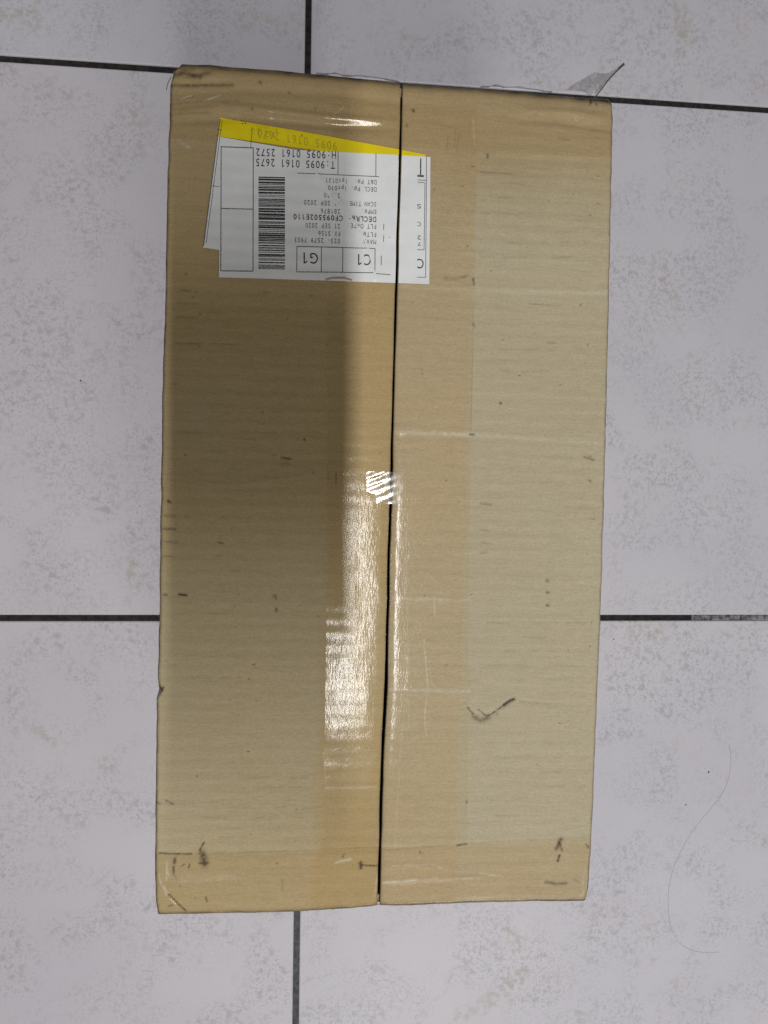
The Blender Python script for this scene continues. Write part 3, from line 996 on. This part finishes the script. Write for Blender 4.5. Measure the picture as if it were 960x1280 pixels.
strips('ink_speck', [(301, 151, 303, 152), (306, 154, 308, 155.5), (377, 169, 378, 172), (303, 154.5, 304, 156), (345, 163, 346, 164)], 1.1, O1 + 0.00008, MAT_INK, under)

# the shipping label, slit along the seam
LQ = [(275.5, 184), (538, 196.5), (536.5, 355.5), (274, 347.5)]


def lerp_q(x):
    t = (x - 275) / 263.0
    return 184 + 12.5 * t, 347.5 + 8 * t


label = label_sheet('shipping_label', [LQ[0], (502, lerp_q(502)[0]), (499, lerp_q(499)[1]), LQ[3]], O2, MAT_PAPER, box, clip='L')
label['label'] = 'white shipping label with barcode and upside down print, slit along the seam'
label_sheet('label_half', [(494, lerp_q(494)[0]), LQ[1], LQ[2], (492, lerp_q(492)[1])], O2, MAT_PAPER, label, clip='R', n=(40, 90))

P_ = O3
strips('ruled_line', [(276.8, 184.3, 276.3, 339.5), (316.8, 186, 316.5, 340), (276.5, 339.5, 316.5, 340), (276.5, 261.5, 316.6, 262.3), (276.5, 184.8, 316.8, 186.3)], 0.95, P_, MAT_INK, label)
strips('ruled_line', [(422.6, 190.5, 422.4, 219.5), (469.8, 192.5, 469.6, 221.5), (371.5, 217.5, 474, 221.8)], 0.8, P_, MAT_INK_THIN, label)
strips('ruled_line', [(371.3, 309, 371, 340.6), (371.2, 309.2, 468.5, 311.3), (371, 340.8, 468, 341.6), (401.8, 309.6, 401.5, 341), (428.5, 310.2, 428.2, 341.2), (468.7, 311.3, 468.4, 341.6)], 0.85, P_, MAT_INK, label)
strips('ruled_line', [(470, 342.6, 488, 344), (476.5, 320, 476.3, 332), (479.5, 281, 479.4, 288), (479.4, 295, 479.3, 303), (486, 297, 487, 298)], 0.8, P_, MAT_INK_THIN, label)
strips('ruled_line', [(533, 197, 532, 347), (531, 229, 530, 312.5), (522, 228.5, 531, 229), (522, 225.5, 532.5, 226), (521.5, 312.4, 530, 312.5), (521, 346.6, 532, 347)], 0.7, P_, MAT_INK_THIN, label)
strips('heavy_letter', [(525.8, 198.5, 525.6, 220)], 1.5, P_, MAT_INK, label)
strips('heavy_letter', [(521.5, 220.3, 529.8, 220.7)], 2.4, P_, MAT_INK, label)

SL = 0.035
T = [
    ('H:9095 0161 2572', 420, 320.5, 190.5, 199.8, MAT_INK, 0.004),
    ('T:9095 0161 2675', 418.5, 320.5, 203, 212.3, MAT_INK, 0.004),
    ('G1', 397.5, 379.5, 317.5, 331, MAT_INK, 0.0),
    ('C1', 463.5, 447.5, 319, 332.5, MAT_INK, 0.0),
    ('DECLR#: CF095502E110', 470, 367, 272, 278.6, MAT_INK, 0.012),
    ('MAWB', 470, 454, 300.5, 306.2, MAT_INK_THIN, 0.0), ('023- 2579 7903', 425, 368.5, 299.6, 305.6, MAT_INK_THIN, 0.0),
    ('FLT#:', 470, 451, 291.5, 297.2, MAT_INK_THIN, 0.0), ('FX 5156', 425, 398, 290.6, 296.6, MAT_INK_THIN, 0.0),
    ('FLT DATE:', 470, 435, 281.5, 287.2, MAT_INK_THIN, 0.0), ('21 SEP 2020', 425, 382, 281.0, 287.0, MAT_INK_THIN, 0.0),
    ('EMP#:', 470, 453, 263.2, 268.8, MAT_INK_THIN, 0.0), ('281876', 425, 401, 262.6, 268.4, MAT_INK_THIN, 0.0),
    ('SCAN TIME:', 470, 434, 253.7, 259.4, MAT_INK_THIN, 0.0), ('21 SEP 2020', 425, 380, 252.6, 258.6, MAT_INK_THIN, 0.0),
    ('21:30', 425, 405, 243.0, 248.6, MAT_INK_THIN, 0.0),
    ('DECL P#: lpt0101', 470.5, 407, 235.0, 240.8, MAT_INK_THIN, 0.0),
    ('D&T P#:  lpt0131', 470.5, 408, 226.0, 231.8, MAT_INK_THIN, 0.0),
    ('S', 526, 521, 256, 261.5, MAT_INK_THIN, 0.0), ('C', 526, 521.5, 278, 283.5, MAT_INK_THIN, 0.0), ('2', 526, 521.5, 295, 300, MAT_INK_THIN, 0.0), ('7', 526, 522, 303, 307.5, MAT_INK_THIN, 0.0),
    ('C', 529.5, 521.5, 324, 336, MAT_INK, 0.0),
]
for s, xr, xl, ya, yb, mat, bold in T:
    upside_text('printed_text', s, xr, xl, ya, yb, SL, mat, label, P_, bold)

# barcode
_b = random.Random(12)
V, Fc = [], []
y = 222.0
while y < 336.5:
    w = _b.choice([0.8, 0.8, 0.8, 1.5, 1.5, 2.3, 3.0])
    if y + w > 337:
        break
    b0 = len(V)
    for i in range(9):
        t = i / 8
        x = 323.3 + 33 * t
        V += [(x, y + 0.6 * t), (x, y + w + 0.6 * t)]
    for i in range(8):
        Fc.append((b0 + 2 * i, b0 + 2 * i + 1, b0 + 2 * i + 3, b0 + 2 * i + 2))
    y += w + _b.choice([0.65, 0.65, 0.8, 1.3, 1.3, 1.9])
mesh_obj('barcode', to_top(V, P_), Fc, MAT_INK, label)

# creases where the paper has been rubbed bare of print
cr = [(393, 214), (398, 222), (404, 230), (407, 238), (415, 243), (420, 250), (427, 257), (432, 265), (440, 275), (447, 285), (453, 296), (459, 309), (463, 322), (467, 338), (469, 350)]
strips('paper_crease', [(*cr[i], *cr[i + 1]) for i in range(0, len(cr) - 1)], 2.4, O4, MAT_PAPER, label)
strips('paper_crease', [(404, 230, 412, 246), (412, 246, 424, 259), (418, 244, 430, 262), (426, 254, 438, 270)], 3.2, O4 + 0.00004, MAT_PAPER, label)
strips('torn_edge', [(407, 350.5, 416, 348.3), (416, 348.3, 430, 348.2), (430, 348.2, 440, 351)], 2.2, O4, MAT_KRAFT, label)

# ------------------------------------------------------------------ small things on the floor
hp = [(911, 930), (913, 942), (913, 958), (908, 980), (899, 997), (885, 1014), (869, 1034), (856, 1054), (846, 1074), (838, 1098), (835, 1122), (836, 1148), (840, 1165), (851, 1180), (866, 1188), (884, 1190.5), (901, 1189.5)]
pts = []
for i in range(len(hp) - 1):
    for k in range(4):
        t = k / 4
        p0, p1, p2, p3 = [np.array(hp[max(0, min(len(hp) - 1, i + j))], float) for j in (-1, 0, 1, 2)]
        q = 0.5 * ((2 * p1) + (-p0 + p2) * t + (2 * p0 - 5 * p1 + 4 * p2 - p3) * t ** 2 + (-p0 + 3 * p1 - 3 * p2 + p3) * t ** 3)
        x, y = on_plane(q[0], q[1], 0.0)
        pts.append((float(x), float(y), 0.00045))
v, f = tube_geo(pts, 0.00005, 5)
hair = mesh_obj('hair_strand', v, f, MAT_HAIR, None, True)
hair['label'] = 'fine dark hair curling across the pale tile right of the box'
hair['category'] = 'hair'


def crumb(px, py, r, lab):
    x, y = on_plane(px, py, 0.0)
    k, V, Fc = 7, [], []
    for z, s in ((0.0, 0.8), (0.45, 1.0), (0.9, 0.55)):
        for j in range(k):
            a = 2 * math.pi * j / k
            q = s * r * (0.75 + 0.5 * rnd.random())
            V.append((q * math.cos(a), q * math.sin(a), z * r + 0.0002))
    for i in range(2):
        for j in range(k):
            Fc.append((i * k + j, i * k + (j + 1) % k, (i + 1) * k + (j + 1) % k, (i + 1) * k + j))
    Fc.append(tuple(range(2 * k, 3 * k)))
    o = mesh_obj('crumb', V, Fc, MAT_DARK)
    o.location = (float(x), float(y), 0)
    o['label'] = lab
    o['category'] = 'crumb'
    o['group'] = 'dark specks on the tiles'


crumb(885.5, 965, 0.0007, 'dark speck on the tile inside the upper bend of the hair')
crumb(857, 1006, 0.0005, 'dark speck just left of the curling hair')
crumb(101, 476, 0.0006, 'dark speck on the tile left of the box')
crumb(767, 799, 0.0005, 'dark speck on the tile just below the grout line, right of the box')

# ------------------------------------------------------------------ the telephone taking the picture
phone = bpy.data.objects.new('smartphone', None)
C.objects.link(phone)
PC = np.array([0.0160, -0.044, 0.006])
Mp = M4 @ Matrix.Translation(Vector(PC))
phone.matrix_world = Mp
phone['label'] = 'black smartphone above the box, stretched to lengthen its shadow'
phone['category'] = 'phone'


def rounded_slab(w, h, z0, z1, r, k=6):
    V = []
    for z in (z0, z1):
        for cx, cy, a0 in ((w / 2 - r, h / 2 - r, 0), (-w / 2 + r, h / 2 - r, 90), (-w / 2 + r, -h / 2 + r, 180), (w / 2 - r, -h / 2 + r, 270)):
            for i in range(k + 1):
                a = math.radians(a0 + 90 * i / k)
                V.append((cx + r * math.cos(a), cy + r * math.sin(a), z))
    n = len(V) // 2
    Fc = [tuple(range(n))[::-1], tuple(range(n, 2 * n))]
    Fc += [(i, (i + 1) % n, n + (i + 1) % n, n + i) for i in range(n)]
    return V, Fc


PHW, PHH = 0.068, 0.212  # longer than a real phone, so its shadow reaches down the box
v, f = rounded_slab(PHW, PHH, 0.0, 0.0075, 0.010)
mesh_obj('body', v, f, plain('phone_shell', (0.03, 0.03, 0.034), 0.45), phone)
v, f = rounded_slab(PHW - 0.005, PHH - 0.008, 0.0076, 0.0082, 0.008)
mesh_obj('screen', v, f, plain('phone_glass', (0.01, 0.01, 0.012), 0.1, 0.5), phone)
V, Fc = tube_geo([(-PC[0], -PC[1], -0.0015), (-PC[0], -PC[1], 0.0005)], 0.005, 20)
mesh_obj('lens', V, Fc, plain('lens_ring', (0.02, 0.02, 0.02), 0.3), phone)
